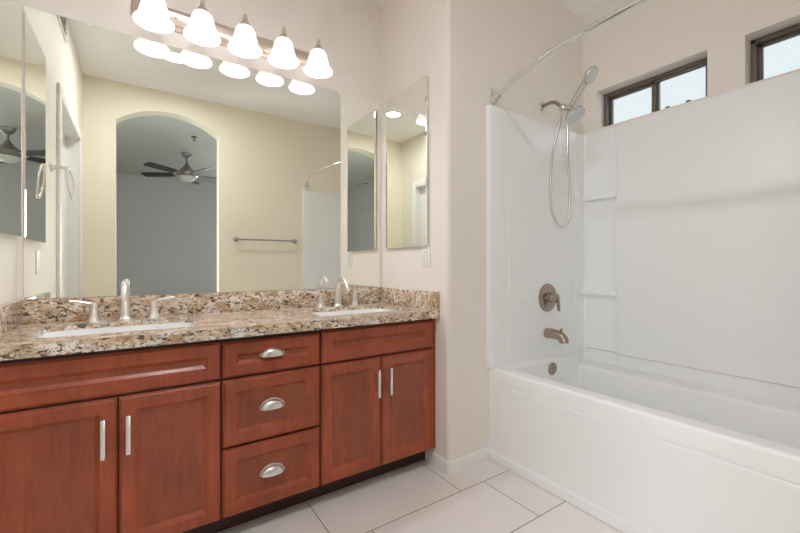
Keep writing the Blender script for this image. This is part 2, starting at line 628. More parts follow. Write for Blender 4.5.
def door(name, x, yA, yB, z1, side, room_dir, mat, depth):
    """panelled door with casing in a wall whose room face is at x; room_dir = +1 if the room lies to +x."""
    d = room_dir
    mb = MB()
    cw, ct = 0.068, 0.016
    for (ya, yb, za, zb) in ((yA - cw, yA + 0.004, 0, z1 + cw), (yB - 0.004, yB + cw, 0, z1 + cw), (yA, yB, z1 - 0.004, z1 + cw)):
        mb.box(min(x, x + d * ct), max(x, x + d * ct), ya, yb, za, zb, 0.004)
    cas = struct(name, mb, M['trim'])
    xf = x - d * depth
    slab = MB().box(min(xf, xf - d * 0.035), max(xf, xf - d * 0.035), yA + 0.002, yB - 0.002, 0.008, z1 - 0.002)
    pl = lambda u, z, dd: (xf + d * dd, u, z)
    for (za, zb) in ((0.22, 0.95), (1.08, z1 - 0.16)):
        ym = (yA + yB) / 2
        for (ua, ub) in ((yA + 0.12, ym - 0.05), (ym + 0.05, yB - 0.12)):
            slab.panel(ua, ub, za, zb, [(0, -0.004), (0, 0.003), (0.012, 0.008), (0.03, 0.003), (0.05, 0.006)], pl)
    slab.build('slab', mat, cas)
    jm = MB()
    jx0, jx1 = min(x, x - d * 0.118), max(x, x - d * 0.118)
    jm.box(jx0, jx1, yA - 0.0, yA + 0.003, 0, z1).box(jx0, jx1, yB - 0.003, yB, 0, z1).box(jx0, jx1, yA, yB, z1 - 0.003, z1)
    jm.build('jamb', M['trim'], cas)
    kn = MB()
    kz, ky = 0.98, yB - 0.07
    kn.lathe([(0.028, 0), (0.028, 0.006), (0.011, 0.012), (0.011, 0.03), (0.024, 0.038), (0.027, 0.05), (0.02, 0.06), (0.001, 0.063)],
             20, Matrix.Translation((xf, ky, kz)) @ Matrix.Rotation(d * PI / 2, 4, 'Y'))
    kn.build('door_knob', M['nickel'], cas)
    return cas


door('door_1', XL, DY0, DY1, DZ, 'left', 1, M['trim'], 0.07)

# bedroom shell
sl = (-3.95, -2.45, 0.10, 2.30)       # unseen glazed opening, added to send daylight through the arch to the tub
mb = MB().box(BX0 - T, BX0, BY, sl[0], 0, BH).box(BX0 - T, BX0, sl[1], YOB, 0, BH)
mb.box(BX0 - T, BX0, sl[0], sl[1], 0, sl[2]).box(BX0 - T, BX0, sl[0], sl[1], sl[3], BH)
struct('wall_bedroom_left', mb, M['grey'], smooth=False)
struct('wall_bedroom_right', MB().box(BX1, BX1 + T, BY, YOB, 0, BH), M['grey'], smooth=False)
bw = (1.45, 3.45, 0.35, 2.35)  # unseen opening, added to bring daylight into the bedroom and the arch
mb = MB().box(BX0 - T, bw[0], BY - T, BY, 0, BH).box(bw[1], BX1 + T, BY - T, BY, 0, BH)
mb.box(bw[0], bw[1], BY - T, BY, 0, bw[2]).box(bw[0], bw[1], BY - T, BY, bw[3], BH)
struct('wall_bedroom_back', mb, M['grey'], smooth=False)
mb = MB().box(BX0 - T, XL - T, YOB, YOB + 0.1, 0, BH).box(XW + 0.17, BX1 + T, YOB, YOB + 0.1, 0, BH)
mb.box(XL - T, XW + 0.17, YOB, YOB + 0.1, H + 0.1, BH + 0.1)
struct('wall_bedroom_front', mb, M['grey'], smooth=False)
door('door_2', BX0, -5.10, -4.27, 1.99, 'left', 1, M['trim'], 0.07)

wb_ = MB()
fx0, fx1, fz0, fz1 = bw
for (xa, xb, za, zb) in ((fx0, fx0 + .05, fz0, fz1), (fx1 - .05, fx1, fz0, fz1), (fx0, fx1, fz0, fz0 + .05), (fx0, fx1, fz1 - .05, fz1),
                         ((fx0 + fx1) / 2 - .03, (fx0 + fx1) / 2 + .03, fz0, fz1)):
    wb_.box(xa, xb, BY - 0.09, BY - 0.04, za, zb)
w3 = struct('window_3', wb_, M['trim'], smooth=False)  # frame of the added daylight window at the back
MB().box(fx0 + .04, fx1 - .04, BY - 0.068, BY - 0.064, fz0 + .04, fz1 - .04).build('pane', M['glass'], w3, smooth=False)

wb_ = MB()
for (ya, yb, za, zb) in ((sl[0], sl[0] + .05, sl[2], sl[3]), (sl[1] - .05, sl[1], sl[2], sl[3]), (sl[0], sl[1], sl[2], sl[2] + .05),
                         (sl[0], sl[1], sl[3] - .05, sl[3]), ((sl[0] + sl[1]) / 2 - .03, (sl[0] + sl[1]) / 2 + .03, sl[2], sl[3])):
    wb_.box(BX0 - .09, BX0 - .04, ya, yb, za, zb)
w4 = struct('window_4', wb_, M['trim'], smooth=False)  # frame of the added opening that lights the tub side
MB().box(BX0 - .068, BX0 - .064, sl[0] + .04, sl[1] - .04, sl[2] + .04, sl[3] - .04).build('pane', M['glass'], w4, smooth=False)

# bathroom windows: bronze sliders set into deep recesses
for n, (ya, yb) in enumerate(WINS, 1):
    X0 = XW + 0.082
    f = MB()
    fw = 0.022
    for (a, b_, za, zb) in ((ya, yb, WZ0, WZ0 + fw), (ya, yb, WZ1 - fw, WZ1), (ya, ya + fw, WZ0, WZ1), (yb - fw, yb, WZ0, WZ1)):
        f.box(X0, X0 + 0.06, a, b_, za, zb, 0.003)
    win = struct('window_%d' % n, f, M['bronze'])
    ym = (ya + yb) / 2 - 0.004
    for k, (a, b_, xo) in enumerate(((ya + fw * .8, ym + 0.016, 0.012), (ym - 0.016, yb - fw * .8, 0.034))):
        s = MB()
        sw = 0.020
        za, zb = WZ0 + fw * .8, WZ1 - fw * .8
        for (p, q, zc_, zd) in ((a, b_, za, za + sw * .8), (a, b_, zb - sw * .9, zb), (a, a + sw, za, zb), (b_ - sw, b_, za, zb)):
            s.box(X0 + xo, X0 + xo + 0.02, p, q, zc_, zd, 0.002)
        sash = s.build('sash', M['bronze'], win)
        MB().box(X0 + xo + .008, X0 + xo + .011, a + sw * .6, b_ - sw * .6, za + .008, zb - .008).build('pane', M['glass'], sash, smooth=False)
        if k == 0:
            for yl in ((a + b_) / 2 - 0.045, (a + b_) / 2 + 0.055):
                MB().box(X0 + xo - .010, X0 + xo + .002, yl - .011, yl + .011, za + .008, za + .024, .003).build('latch', M['bronze'], sash)

# baseboards: along the side wall, round the corner, to the tub
bt, bh = 0.012, 0.058
yv = -0.445
bb = MB()
prof_out = [(XS - bt, yv), (XS - bt, YP + r)]
prof_in = [(XS, yv), (XS, YP + r)]
for i in range(1, 9):
    a = PI + PI / 2 * i / 8
    prof_out.append((XS + r + (r + bt) * math.cos(a), YP + r + (r + bt) * math.sin(a)))
    prof_in.append((XS + r + r * math.cos(a), YP + r + r * math.sin(a)))
prof_out.append((1.5215, YP - bt))
prof_in.append((1.5215, YP))
ringsb = []
for o_, i_ in zip(prof_out, prof_in):
    dx, dy = (i_[0] - o_[0]) * 0.35, (i_[1] - o_[1]) * 0.35
    ringsb.append([(o_[0], o_[1], 0), (o_[0], o_[1], bh - 0.012), (o_[0] + dx, o_[1] + dy, bh - 0.002),
                   (o_[0] + 2 * dx, o_[1] + 2 * dy, bh), (i_[0], i_[1], bh), (i_[0], i_[1], 0)])
bb.rings(ringsb)
struct('baseboard_right', bb, M['trim'])
bb = MB()
for (xa, xb) in ((XL, ax0 - 0.0), (ax1, 1.52)):
    bb.box(xa, xb, YO, YO + bt, 0, bh, 0.003)
struct('baseboard_arch', bb, M['trim'])

# ================================================================== VANITY
YF = -0.531          # front face of doors and drawers
DT = 0.020           # door thickness
YB = YF + DT         # carcass front
WOODP = [(0, 0), (0, .011), (.004, .0135), (.0055, .0175), (.009, .020), (.044, .020), (.0455, .0175),
         (.047, .0172), (.0565, .0098), (.058, .0088)]


def front(u0, u1, z0, z1, off, name, root, inset_scale=1.0):
    """framed wooden front standing on the carcass face."""
    prof = [(a * inset_scale, d) for a, d in WOODP]
    mb = MB().panel(u0, u1, z0, z1, prof, lambda u, z, d: (u, YB - 0.001 - d, z))
    o = part(name, mb, M['wood'], root, off, smooth=False)
    o.data.materials.append(M['veneer'])          # the flat centre panel has its own browner veneer
    o.data.polygons[-1].material_index = 1
    return o


def bar_handle(x, z0, z1, off, parent):
    mb = MB().box(x - .0065, x + .0065, YF - .036, YF - .026, z0, z1, .003)
    for z in (z0 + .016, z1 - .016):
        mb.tube([(x, YF - .030, z), (x, YF + .001, z)], .0045, 10, 1)
    return part('bar_handle', mb, M['nickel'], parent, off)


def cup_pull(x, z, off, parent):
    """half dome bin pull, open below, with a raised back flange."""
    mb = MB()
    a, b_, c_ = 0.046, 0.026, 0.033       # half width, projection, height
    rings_ = []
    n, mth = 10, 20
    yb = YB - 0.0105
    for i in range(n + 1):
        ph = PI / 2 * i / n
        rings_.append([(x + a * math.cos(PI * k / mth) * math.cos(ph), yb - b_ * math.sin(ph) ** 0.9 - 0.002,
                        z - 0.016 + c_ * math.sin(PI * k / mth) * math.cos(ph) ** 0.8) for k in range(mth + 1)])
    inner = [[(x + (p[0] - x) * .94, p[1] + .0018 if i else p[1], z - .016 + (p[2] - z + .016) * .93) for p in rr]
             for i, rr in enumerate(rings_)]
    mb.rings(rings_, closed=False)
    mb.rings(inner, closed=False)
    fl = [(x + (a + .0025) * math.cos(PI * k / mth), yb - .004, z - .016 + (c_ + .004) * math.sin(PI * k / mth)) for k in range(mth + 1)]
    fl2 = [(p[0], yb + .0, p[2]) for p in fl]
    mb.rings([fl2, fl, rings_[0]], closed=False)
    # front lip along the open lower edge
    mb.tube([(x + a * math.cos(PI * k / 14), yb - .002 - b_ * math.sin(PI * k / 14) * .98, z - .016) for k in range(15)], .0010, 8, 1)
    return part('cup_pull', mb, M['nickel'], parent, off, angle=60)


def carcass(x0, x1, off, root, toe_right=None):
    zb, zt = 0.088, 0.7463
    mb = MB().box(x0, x1, -0.02 - 0.002, -0.002, zb, zt)               # back
    mb.box(x0, x0 + .018, YB, -.02, zb, zt).box(x1 - .018, x1, YB, -.02, zb, zt)
    mb.box(x0 + .018, x1 - .018, YB, -.02, zb, zb + .018)
    # face frame
    mb.box(x0 + .018, x1 - .018, YB, YB + .018, zb, zb + .03).box(x0 + .018, x1 - .018, YB, YB + .018, zt - .03, zt)
    mb.box(x0 + .018, x1 - .018, YB, YB + .018, .575, .615).box(x0 + .018, x1 - .018, YB + .018, YB + .022, zb, zt)
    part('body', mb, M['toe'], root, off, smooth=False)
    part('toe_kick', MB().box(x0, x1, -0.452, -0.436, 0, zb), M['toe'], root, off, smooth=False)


DZ0, DZ1, FZ0, FZ1 = 0.088, 0.590, 0.5975, 0.731

off = (-0.07, -0.27, 0)
r1 = thing('vanity_cabinet', 'cherry wood sink cabinet with two doors, on the left against the left wall', 'cabinet', off)
carcass(XL + .001, 0.2475, off, r1)
front(XL + .003, 0.245, FZ0, FZ1, off, 'false_front', r1)
d1 = front(XL + .003, -0.0575, DZ0, DZ1, off, 'door', r1)
bar_handle(-0.092, .413, .537, off, d1)
d2 = front(-0.0535, 0.245, DZ0, DZ1, off, 'door', r1)
bar_handle(-0.028, .413, .537, off, d2)

off = (0.4385, -0.27, 0)
r2 = thing('drawer_cabinet', 'cherry wood cabinet of three drawers between the two sink cabinets', 'cabinet', off)
carcass(0.2485, 0.6290, off, r2)
for (za, zb_, zc_) in ((.5975, .728, .676), (.3435, .590, .474), (.088, .336, .219)):
    d = front(0.2515, 0.6255, za, zb_, off, 'drawer', r2)
    cup_pull(0.430, zc_, off, d)

off = (0.93, -0.27, 0)
r3 = thing('vanity_cabinet', 'cherry wood sink cabinet with two doors, on the right beside the side wall', 'cabinet', off)
carcass(0.6300, 1.2420, off, r3)
front(0.6325, 1.2300, FZ0, FZ1 + .004, off, 'false_front', r3)
d1 = front(0.6325, 0.9215, DZ0, DZ1, off, 'door', r3)
bar_handle(0.892, .416, .542, off, d1)
d2 = front(0.9255, 1.2300, DZ0, DZ1, off, 'door', r3)
bar_handle(0.956, .416, .542, off, d2)
part('filler', MB().box(1.2315, 1.2460, YB - .012, YB + .02, .088, .7463), M['wood'], r3, off, smooth=False)

# ---- countertop: slab with two rounded cut-outs, built-up front edge, splashes
SINKS = [(-0.285, 0.185, -0.440, -0.140), (0.672, 1.142, -0.440, -0.140)]
off = (0.43, -0.28, 0.7463)
ct = thing('countertop', 'long speckled beige granite countertop over the cherry cabinets', 'countertop', off)
x0, x1, y0, y1 = XL + .0005, XS - .0005, -0.5564, -0.0005
zt, zs2 = ZC, ZC - 0.019
mb = MB()
bm = mb.bm


def cut_plate(bm, z, flip):
    """rectangle with two rounded holes, split in strips around each hole."""
    faces = []
    xs = [x0, (SINKS[0][1] + SINKS[1][0]) / 2, x1]
    for (sx0, sx1, sy0, sy1), xa, xb in zip(SINKS, xs[:-1], xs[1:]):
        hole = rrect(sx0, sx1, sy0, sy1, 0.06, 7)
        n = len(hole)
        cx, cy = (sx0 + sx1) / 2, (sy0 + sy1) / 2
        outer = []
        for (hx, hy) in hole:
            dx, dy = hx - cx, hy - cy
            # project radially (scaled) on to the outer rectangle
            tx = ((xb - cx) if dx > 0 else (cx - xa)) / max(abs(dx), 1e-9)
            ty = ((y1 - cy) if dy > 0 else (cy - y0)) / max(abs(dy), 1e-9)
            t_ = min(tx, ty)
            outer.append((cx + dx * t_, cy + dy * t_))
        hv = [bm.verts.new((p[0], p[1], z)) for p in hole]
        ov = [bm.verts.new((p[0], p[1], z)) for p in outer]
        for i in range(n):
            j = (i + 1) % n
            faces.append(bm.faces.new([hv[i], hv[j], ov[j], ov[i]]))
            a, b2 = outer[i], outer[j]
            # fill the rectangle corner
            on_x = lambda p: abs(p[0] - xa) < 1e-6 or abs(p[0] - xb) < 1e-6
            on_y = lambda p: abs(p[1] - y0) < 1e-6 or abs(p[1] - y1) < 1e-6
            if not ((abs(a[0] - b2[0]) < 1e-6) or (abs(a[1] - b2[1]) < 1e-6)):
                corner = (a[0] if on_x(a) else b2[0], a[1] if on_y(a) else b2[1], z)
                cv = bm.verts.new(corner)
                faces.append(bm.faces.new([ov[i], ov[j], cv]))
        if flip:
            # cut edge of the stone
            tv = [bm.verts.new((p[0], p[1], zt)) for p in hole]
            for i in range(n):
                j = (i + 1) % n
                bm.faces.new([hv[i], hv[j], tv[j], tv[i]])
    return faces


cut_plate(bm, zt, False)
cut_plate(bm, zs2, True)
# edges of the slab and the built-up front
part('slab', mb, M['granite'], ct, off, smooth=False)
mb = MB()
e = 0.004
prof = [(y0 + .03, zt - .0002), (y0 + e, zt + .0003), (y0 + .001, zt - .002), (y0, zt - e), (y0, .7463 + e), (y0 + .001, .7463 + .001),
        (y0 + e, .7463), (y0 + .03, .7463), (y0 + .03, zs2)]
mb.prism(prof, 'x', x0, x1)
part('front_edge', mb, M['granite'], ct, off)
part('backsplash', MB().box(x0, x1, -0.020, -0.0008, ZC, .8775, .002), M['granite'], ct, off)
for xa, xb in ((XL + .0008, XL + .020), (XS - .020, XS - .0008)):
    part('sidesplash', MB().box(xa, xb, y0, -0.0205, ZC, .8775, .002), M['granite'], ct, off)

# ---- sinks
def make_sink(s, label):
    sx0, sx1, sy0, sy1 = s
    cx, cy = (sx0 + sx1) / 2, (sy0 + sy1) / 2
    root = thing('sink', label, 'sink', (cx, cy, 0.60), 'undermount sinks')
    hw, hd = (sx1 - sx0) / 2, (sy1 - sy0) / 2
    zT = zs2 - 0.6 - 0.0005
    lay = [(.018, zT), (-.003, zT), (-.004, zT - .003), (-.008, zT - .06), (-.02, zT - .115), (-.045, zT - .138), (-.09, zT - .146)]
    rr = []
    for g_, z in lay:
        rr.append([(p[0], p[1], z) for p in rrect(-hw - g_, hw + g_, -hd - g_, hd + g_, 0.058 + max(g_, -.03), 7)])
    mb = MB().rings(rr, True, False, True)
    outl = []
    for g_, z in [(.018, zT), (.018, zT - .012), (.006, zT - .013), (.004, zT - .07), (-.012, zT - .13), (-.04, zT - .152), (-.09, zT - .156)]:
        outl.append([(p[0], p[1], z) for p in rrect(-hw - g_, hw + g_, -hd - g_, hd + g_, 0.058 + max(g_, -.03), 7)])
    mb.rings(outl, True, False, True)
    mb.build('basin', M['porcelain'], root)
    MB().lathe([(.022, zT - .1465), (.022, zT - .1435), (.015, zT - .143), (.012, zT - .146), (.001, zT - .146)], 20).build('drain', M['nickel'], root)
    return root


make_sink(SINKS[0], 'white rectangular undermount sink in the granite nearer the left wall')
make_sink(SINKS[1], 'white rectangular undermount sink in the granite nearer the side wall')

# ---- faucets (widespread: spout and two lever handles)
def make_faucet():
    root = thing('faucet', '', 'faucet', (0, 0, ZC), 'brushed nickel faucets')
    mb = MB()
    mb.lathe([(.027, 0), (.027, .004), (.0225, .009), (.020, .016)], 24)
    path = [(0, 0, .008), (0, .002, .05), (0, .002, .10), (0, -.012, .134), (0, -.045, .151), (0, -.084, .143), (0, -.112, .116), (0, -.121, .096)]
    mb.tube(path, [.0215, .0175, .0145, .0130, .0120, .0115, .0112, .0112], 18, 6)
    mb.build('spout', M['nickel'], root)
    MB().tube([(0, -.1205, .098), (0, -.1225, .088)], .0098, 16, 1).build('aerator', M['nickel'], root)
    for s in (-1, 1):
        h = MB()
        h.lathe([(.0245, 0), (.0245, .004), (.021, .009), (.0165, .022), (.0140, .045), (.0150, .062), (.0165, .070), (.0150, .075), (.001, .076)],
                22, Matrix.Translation((s * .102, 0, 0)))
        hh = h.build('handle', M['nickel'], root)
        lv = MB()
        lv.tube([(s * .092, .002, .068), (s * .115, .0, .073), (s * .145, -.002, .081), (s * .178, -.004, .086)],
                [.0105, .0100, .0090, .0080], 14, 5, flat=0.6)
        lv.build('lever', M['nickel'], hh)
    return root


fa = make_faucet()
fa.location = (-0.048, -0.078, ZC)
fa['label'] = 'brushed nickel faucet with two lever handles behind the left sink'
fb = copy_tree(fa)
fb.location = (0.915, -0.078, ZC)
fb['label'] = 'brushed nickel faucet with two lever handles behind the right sink'

# ---- wall mirror
off = (0.43, 0, 0.880)
wm_ = thing('wall_mirror', 'large frameless mirror covering the wall above the granite backsplash', 'mirror', off)
mb = MB().box(-0.369, 1.2265, -0.0065, -0.001, .8785, 2.010, .0015, 1)
part('mirror_glass', mb, M['mirror'], wm_, off, smooth=False)
for x in (-.169, .953):
    mb = MB().lathe([(.012, 0), (.012, .004), (.008, .007), (.001, .008)], 16,
                    Matrix.Translation((x, -.0066, 2.006)) @ Matrix.Rotation(PI / 2, 4, 'X'))
    part('clip', mb, M['plastic'], wm_, off)

# ---- medicine cabinets
def med_cab(x_wall, sgn, y0_, y1_, z0_, z1_, t_, label):
    off_ = (x_wall, (y0_ + y1_) / 2, z0_)
    root = thing('medicine_cabinet', label, 'cabinet', off_, 'mirrored medicine cabinets')
    t_ -= .0045
    xa, xb = sorted((x_wall + sgn * .0005, x_wall + sgn * t_))
    part('body', MB().box(xa, xb, y0_ + .004, y1_ - .004, z0_ + .004, z1_ - .004), M['cab_side'], root, off_, smooth=False)
    pl = lambda u, z, d: (x_wall + sgn * (t_ + d), u, z)
    mb_ = MB().panel(y0_, y1_, z0_, z1_, [(0, .0003), (0, .004), (.012, .0048)], pl)
    part('mirror_door', mb_, M['mirror'], root, off_, smooth=False)
    return root


med_cab(XS, -1, -0.470, -0.069, 1.111, 1.993, .015, 'mirrored medicine cabinet on the side wall, right of the big mirror')
med_cab(XL, 1, -0.440, -0.034, 1.118, 2.000, .020, 'mirrored medicine cabinet on the left wall, left of the big mirror')

# ---- outlet and switch plates
def plate(x_wall, sgn, y, z, label, name, rocker):
    off_ = (x_wall, y, z)
    root = thing(name, label, 'outlet' if not rocker else 'switch', off_)
    xa, xb = sorted((x_wall + sgn * .0003, x_wall + sgn * .0055))
    part('cover_plate', MB().box(xa, xb, y - .034, y + .034, z - .055, z + .055, .0018), M['plastic'], root, off_)
    xa, xb = sorted((x_wall + sgn * .005, x_wall + sgn * .0075))
    if rocker:
        part('rocker', MB().box(xa, xb, y - .0165, y + .0165, z - .033, z + .033, .001), M['plastic'], root, off_)
    else:
        for dz in (-.021, .021):
            rc = part('receptacle', MB().box(xa, xb, y - .0165, y + .0165, z + dz - .0145, z + dz + .0145, .003), M['plastic'], root, off_)
            xc_, xd_ = sorted((x_wall + sgn * .0072, x_wall + sgn * .0078))
            s_ = MB()
            for dy in (-.006, .006):
                s_.box(xc_, xd_, y + dy - .001, y + dy + .001, z + dz - .003, z + dz + .006)
            part('slots', s_, M['slot'], rc, off_, smooth=False)


plate(XS, -1, -.450, 1.056, 'white outlet plate on the side wall below the right medicine cabinet', 'outlet', False)
plate(XL, 1, -.371, 1.024, 'white switch plate on the left wall below the left medicine cabinet', 'light_switch', True)

# ---- vanity light: bar with five bell shades
off = (0.424, -0.02, 2.13)
vl = thing('vanity_light', 'satin metal vanity light bar with five frosted bell shades above the mirror', 'light fixture', off)
mb = MB()
bx0, bx1, bz0, bz1 = -0.028, 0.872, 2.080, 2.178
def bar_outline(i_):
    return [(p[0], p[1]) for p in rrect(bx0 + i_, bx1 - i_, bz0 + i_, bz1 - i_, .030 - i_ * .5, 6)]
rr = []
for ins, d in ((0, .001), (0, .010), (.004, .014), (.014, .016), (.017, .024), (.022, .028)):
    rr.append([(p[0], -d, p[1]) for p in bar_outline(ins)])
mb.rings(rr)
part('backplate', mb, M['plate_metal'], vl, off)
for x in (.137, .320, .503, .686):
    mb = MB()
    mb.lathe([(.006, 0), (.006, .003), (.003, .006), (.0005, .0065)], 12, Matrix.Translation((x, -.027, 2.129)) @ Matrix.Rotation(PI / 2, 4, 'X'))
    part('screw', mb, M['plate_metal'], vl, off)
YL = -0.128
for k in range(5):
    x = .053 + .1815 * k
    tr_ = Matrix.Translation((x, YL, 0))
    # arm from the bar, swinging up to the holder
    mb = MB().tube([(x, -.026, 2.135), (x, -.060, 2.130), (x, -.100, 2.150), (x, -.122, 2.172), (x, YL, 2.166)], .0065, 10, 6)
    mb.lathe([(.020, 0), (.020, .005), (.010, .010), (.007, .012)], 16, Matrix.Translation((x, -.026, 2.135)) @ Matrix.Rotation(PI / 2, 4, 'X'))
    part('arm', mb, M['plate_metal'], vl, off)
    # holder cap and finial
    mb = MB().lathe([(.033, 2.126), (.034, 2.131), (.029, 2.140), (.019, 2.152), (.0115, 2.164), (.008, 2.171), (.0078, 2.176),
                     (.0098, 2.180), (.0068, 2.185), (.0072, 2.190), (.005, 2.196), (.0005, 2.198)], 24, tr_)
    part('shade_holder', mb, M['plate_metal'], vl, off)
    po = [(.029, 2.132), (.036, 2.129), (.0415, 2.120), (.0455, 2.107), (.0490, 2.092), (.0535, 2.076), (.0565, 2.066), (.0565, 2.062), (.0610, 2.052),
          (.0675, 2.043), (.0735, 2.036), (.0765, 2.0305), (.0760, 2.0275)]
    pi_ = [(max(r_ - .003, .0005), z_ - .0012) for r_, z_ in po]
    mb = MB().lathe(po + list(reversed(pi_)), 40, tr_, cap0=False, cap1=False)
    sh = part('shade', mb, M['shade'], vl, off)
    mb = MB().sphere((x, YL, 2.084), .027, 16, 10, 1.15)
    part('bulb', mb, M['bulb'], sh, off)

# ---- recessed ceiling light
off = (.225, -1.41, H)
rl = thing('ceiling_light', 'round white recessed light in the bathroom ceiling, seen in the mirrors', 'ceiling light', off)
tr_ = Matrix.Translation((.225, -1.41, 0))
part('trim_ring', MB().lathe([(.074, H - .0005), (.096, H - .0005), (.096, H - .004), (.090, H - .007), (.076, H - .007), (.074, H - .005)], 36, tr_, cap0=False, cap1=False), M['plastic'], rl, off)
part('lens', MB().lathe([(.0738, H - .0006), (.0738, H - .003), (.060, H - .0045), (.001, H - .005)], 32, tr_), M['lens'], rl, off)

# ---- towel ring on the left wall
yr, zr = -.700, 1.535
off = (XL, yr, zr)
tg = thing('towel_ring', 'brushed nickel towel ring on the left wall beyond the medicine cabinet', 'towel ring', off)
mb = MB().lathe([(.026, 0), (.026, .004), (.020, .010), (.012, .018), (.008, .045), (.008, .058), (.012, .064), (.012, .074), (.001, .076)], 22,
                Matrix.Translation((XL + .0005, yr, zr)) @ Matrix.Rotation(PI / 2, 4, 'Y'))
part('mount', mb, M['nickel'], tg, off)
part('ring', MB().torus((XL + .070 + .010, yr, zr - .085), .086, .0055, (-0.05, 0.998, 0), (-0.11, 0.0, 0.994)), M['nickel'], tg, off)

# ---- towel bar on the arch wall
off = (1.116, YO, 1.276)
tb = thing('towel_bar', 'brushed nickel towel bar on the cream wall right of the arch', 'towel bar', off)
part('bar', MB().tube([(.814, YO + .06, 1.276), (1.418, YO + .06, 1.276)], .008, 14, 1), M['nickel_dark'], tb, off)
for x in (.814, 1.418):
    mb = MB().lathe([(.026, 0), (.026, .005), (.018, .012), (.012, .022), (.012, .050), (.016, .058), (.014, .070), (.001, .074)], 22,
                    Matrix.Translation((x, YO + .0005, 1.276)) @ Matrix.Rotation(-PI / 2, 4, 'X'))
    part('post', mb, M['nickel_dark'], tb, off)

# ---- air vent high on the left wall
off = (XL, -1.03, 2.50)
av = thing('air_vent', 'white slatted air vent high on the left wall', 'vent', off)
mb = MB()
for (ya, yb, za, zb) in ((-1.18, -.88, 2.425, 2.445), (-1.18, -.88, 2.575, 2.595), (-1.18, -1.16, 2.445, 2.575), (-.90, -.88, 2.445, 2.575)):
    mb.box(XL + .0005, XL + .010, ya, yb, za, zb, .002)
part('frame', mb, M['plastic'], av, off)
mb = MB()
for k in range(7):
    z = 2.455 + k * .018
    mb.prism([(XL + .001, z + .006), (XL + .009, z - .003), (XL + .009, z - .001), (XL + .001, z + .008)], 'y', -1.16, -.90)
part('louvers', mb, M['plastic'], av, off, smooth=False)
part('duct', MB().box(XL + .0004, XL + .0008, -1.16, -.90, 2.445, 2.575), M['slot'], av, off, smooth=False)

# ================================================================== TUB AND SHOWER
XT = 1.5223
ZR = 0.474
SP = 0.024                        # surround thickness on the end walls
YA, YB2 = YP - .0008, YO + .0008
off = (1.95, (YP + YO) / 2, 0)
tub = thing('bathtub', 'white acrylic alcove bathtub with a panelled apron beside the tiled floor', 'bathtub', off)


def deck_z(i, base):
    """i: index in a ring of 4 x 11 points; the back side (between corners 3 and 0) is a lower ledge."""
    k, t_ = divmod(i, 11)
    if k == 0:
        f = min(max((6.5 - t_) / 3, 0), 1)
    elif k == 3:
        f = min(max((t_ - 3.5) / 3, 0), 1)
    else:
        f = 0
    return base - (ZR - 0.418) * f


mb = MB()
lay = []          # rings from the outer edge over the deck and down into the basin
def tub_ring(xa, xb, ya, yb, rad, z, dk=False):
    return [(p[0], p[1], deck_z(i_, z) if dk else z) for i_, p in enumerate(rrect(xa, xb, ya, yb, rad, 10))]
yA, yB_ = YA, YB2
def tub_edge(xa, z):
    return [(p[0], p[1], deck_z(i_, z if p[0] < XT + .05 else ZR)) for i_, p in enumerate(rrect(xa, 2.398, yB_, yA, .004, 10))]
lay.append(tub_ring(XT, 2.398, yB_, yA, .004, .400, False))
lay.append(tub_edge(XT, ZR - .014))
lay.append(tub_edge(XT + .004, ZR - .004))
lay.append(tub_edge(XT + .012, ZR))
lay.append(tub_edge(XT + .016, ZR))
ix0, ix1, iy0, iy1 = XT + .076, 2.196, YO + .085, -.697
lay.append(tub_ring(ix0 - .006, ix1 + .006, iy0 - .006, iy1 + .006, .054, ZR, True))
lay.append(tub_ring(ix0, ix1, iy0, iy1, .050, ZR, True))
lay.append(tub_ring(ix0 + .006, ix1 - .006, iy0 + .006, iy1 - .006, .048, ZR - .004, True))
lay.append(tub_ring(ix0 + .012, ix1 - .010, iy0 + .010, iy1 - .010, .046, ZR - .018, True))
lay.append(tub_ring(ix0 + .025, ix1 - .022, iy0 + .06, iy1 - .022, .060, .30, False))
lay.append(tub_ring(ix0 + .045, ix1 - .042, iy0 + .14, iy1 - .042, .085, .14, False))
lay.append(tub_ring(ix0 + .075, ix1 - .072, iy0 + .20, iy1 - .072, .10, .095, False))
lay.append(tub_ring(ix0 + .13, ix1 - .13, iy0 + .28, iy1 - .13, .10, .085, False))
mb.rings(lay, True, False, True)
part('basin', mb, M['acrylic'], tub, off, angle=50)
# apron: shallow raised field under the rim band, skirt at the floor
mb = MB()
ry0, ry1, rz0, rz1 = YB2, YA, 0.002, .455
def rect_x(x_, ya_, yb_, za_, zb_):
    return [(x_, ya_, za_), (x_, yb_, za_), (x_, yb_, zb_), (x_, ya_, zb_)]
mb.rings([rect_x(XT + .05, ry0, ry1, rz0, rz1), rect_x(XT + .003, ry0, ry1, rz0, rz1),
          rect_x(XT + .003, ry0 + .052, ry1 - .052, .040, .400), rect_x(XT - .003, ry0 + .062, ry1 - .062, .044, .390)])
SK = [(XT + .004, .002), (XT - .008, .002), (XT - .008, .042), (XT - .004, .050), (XT + .004, .054)]
mb.rings([[(p[0], ry0, p[1]) for p in SK], [(p[0], ry1, p[1]) for p in SK]])
part('apron', mb, M['acrylic'], tub, off, angle=20)
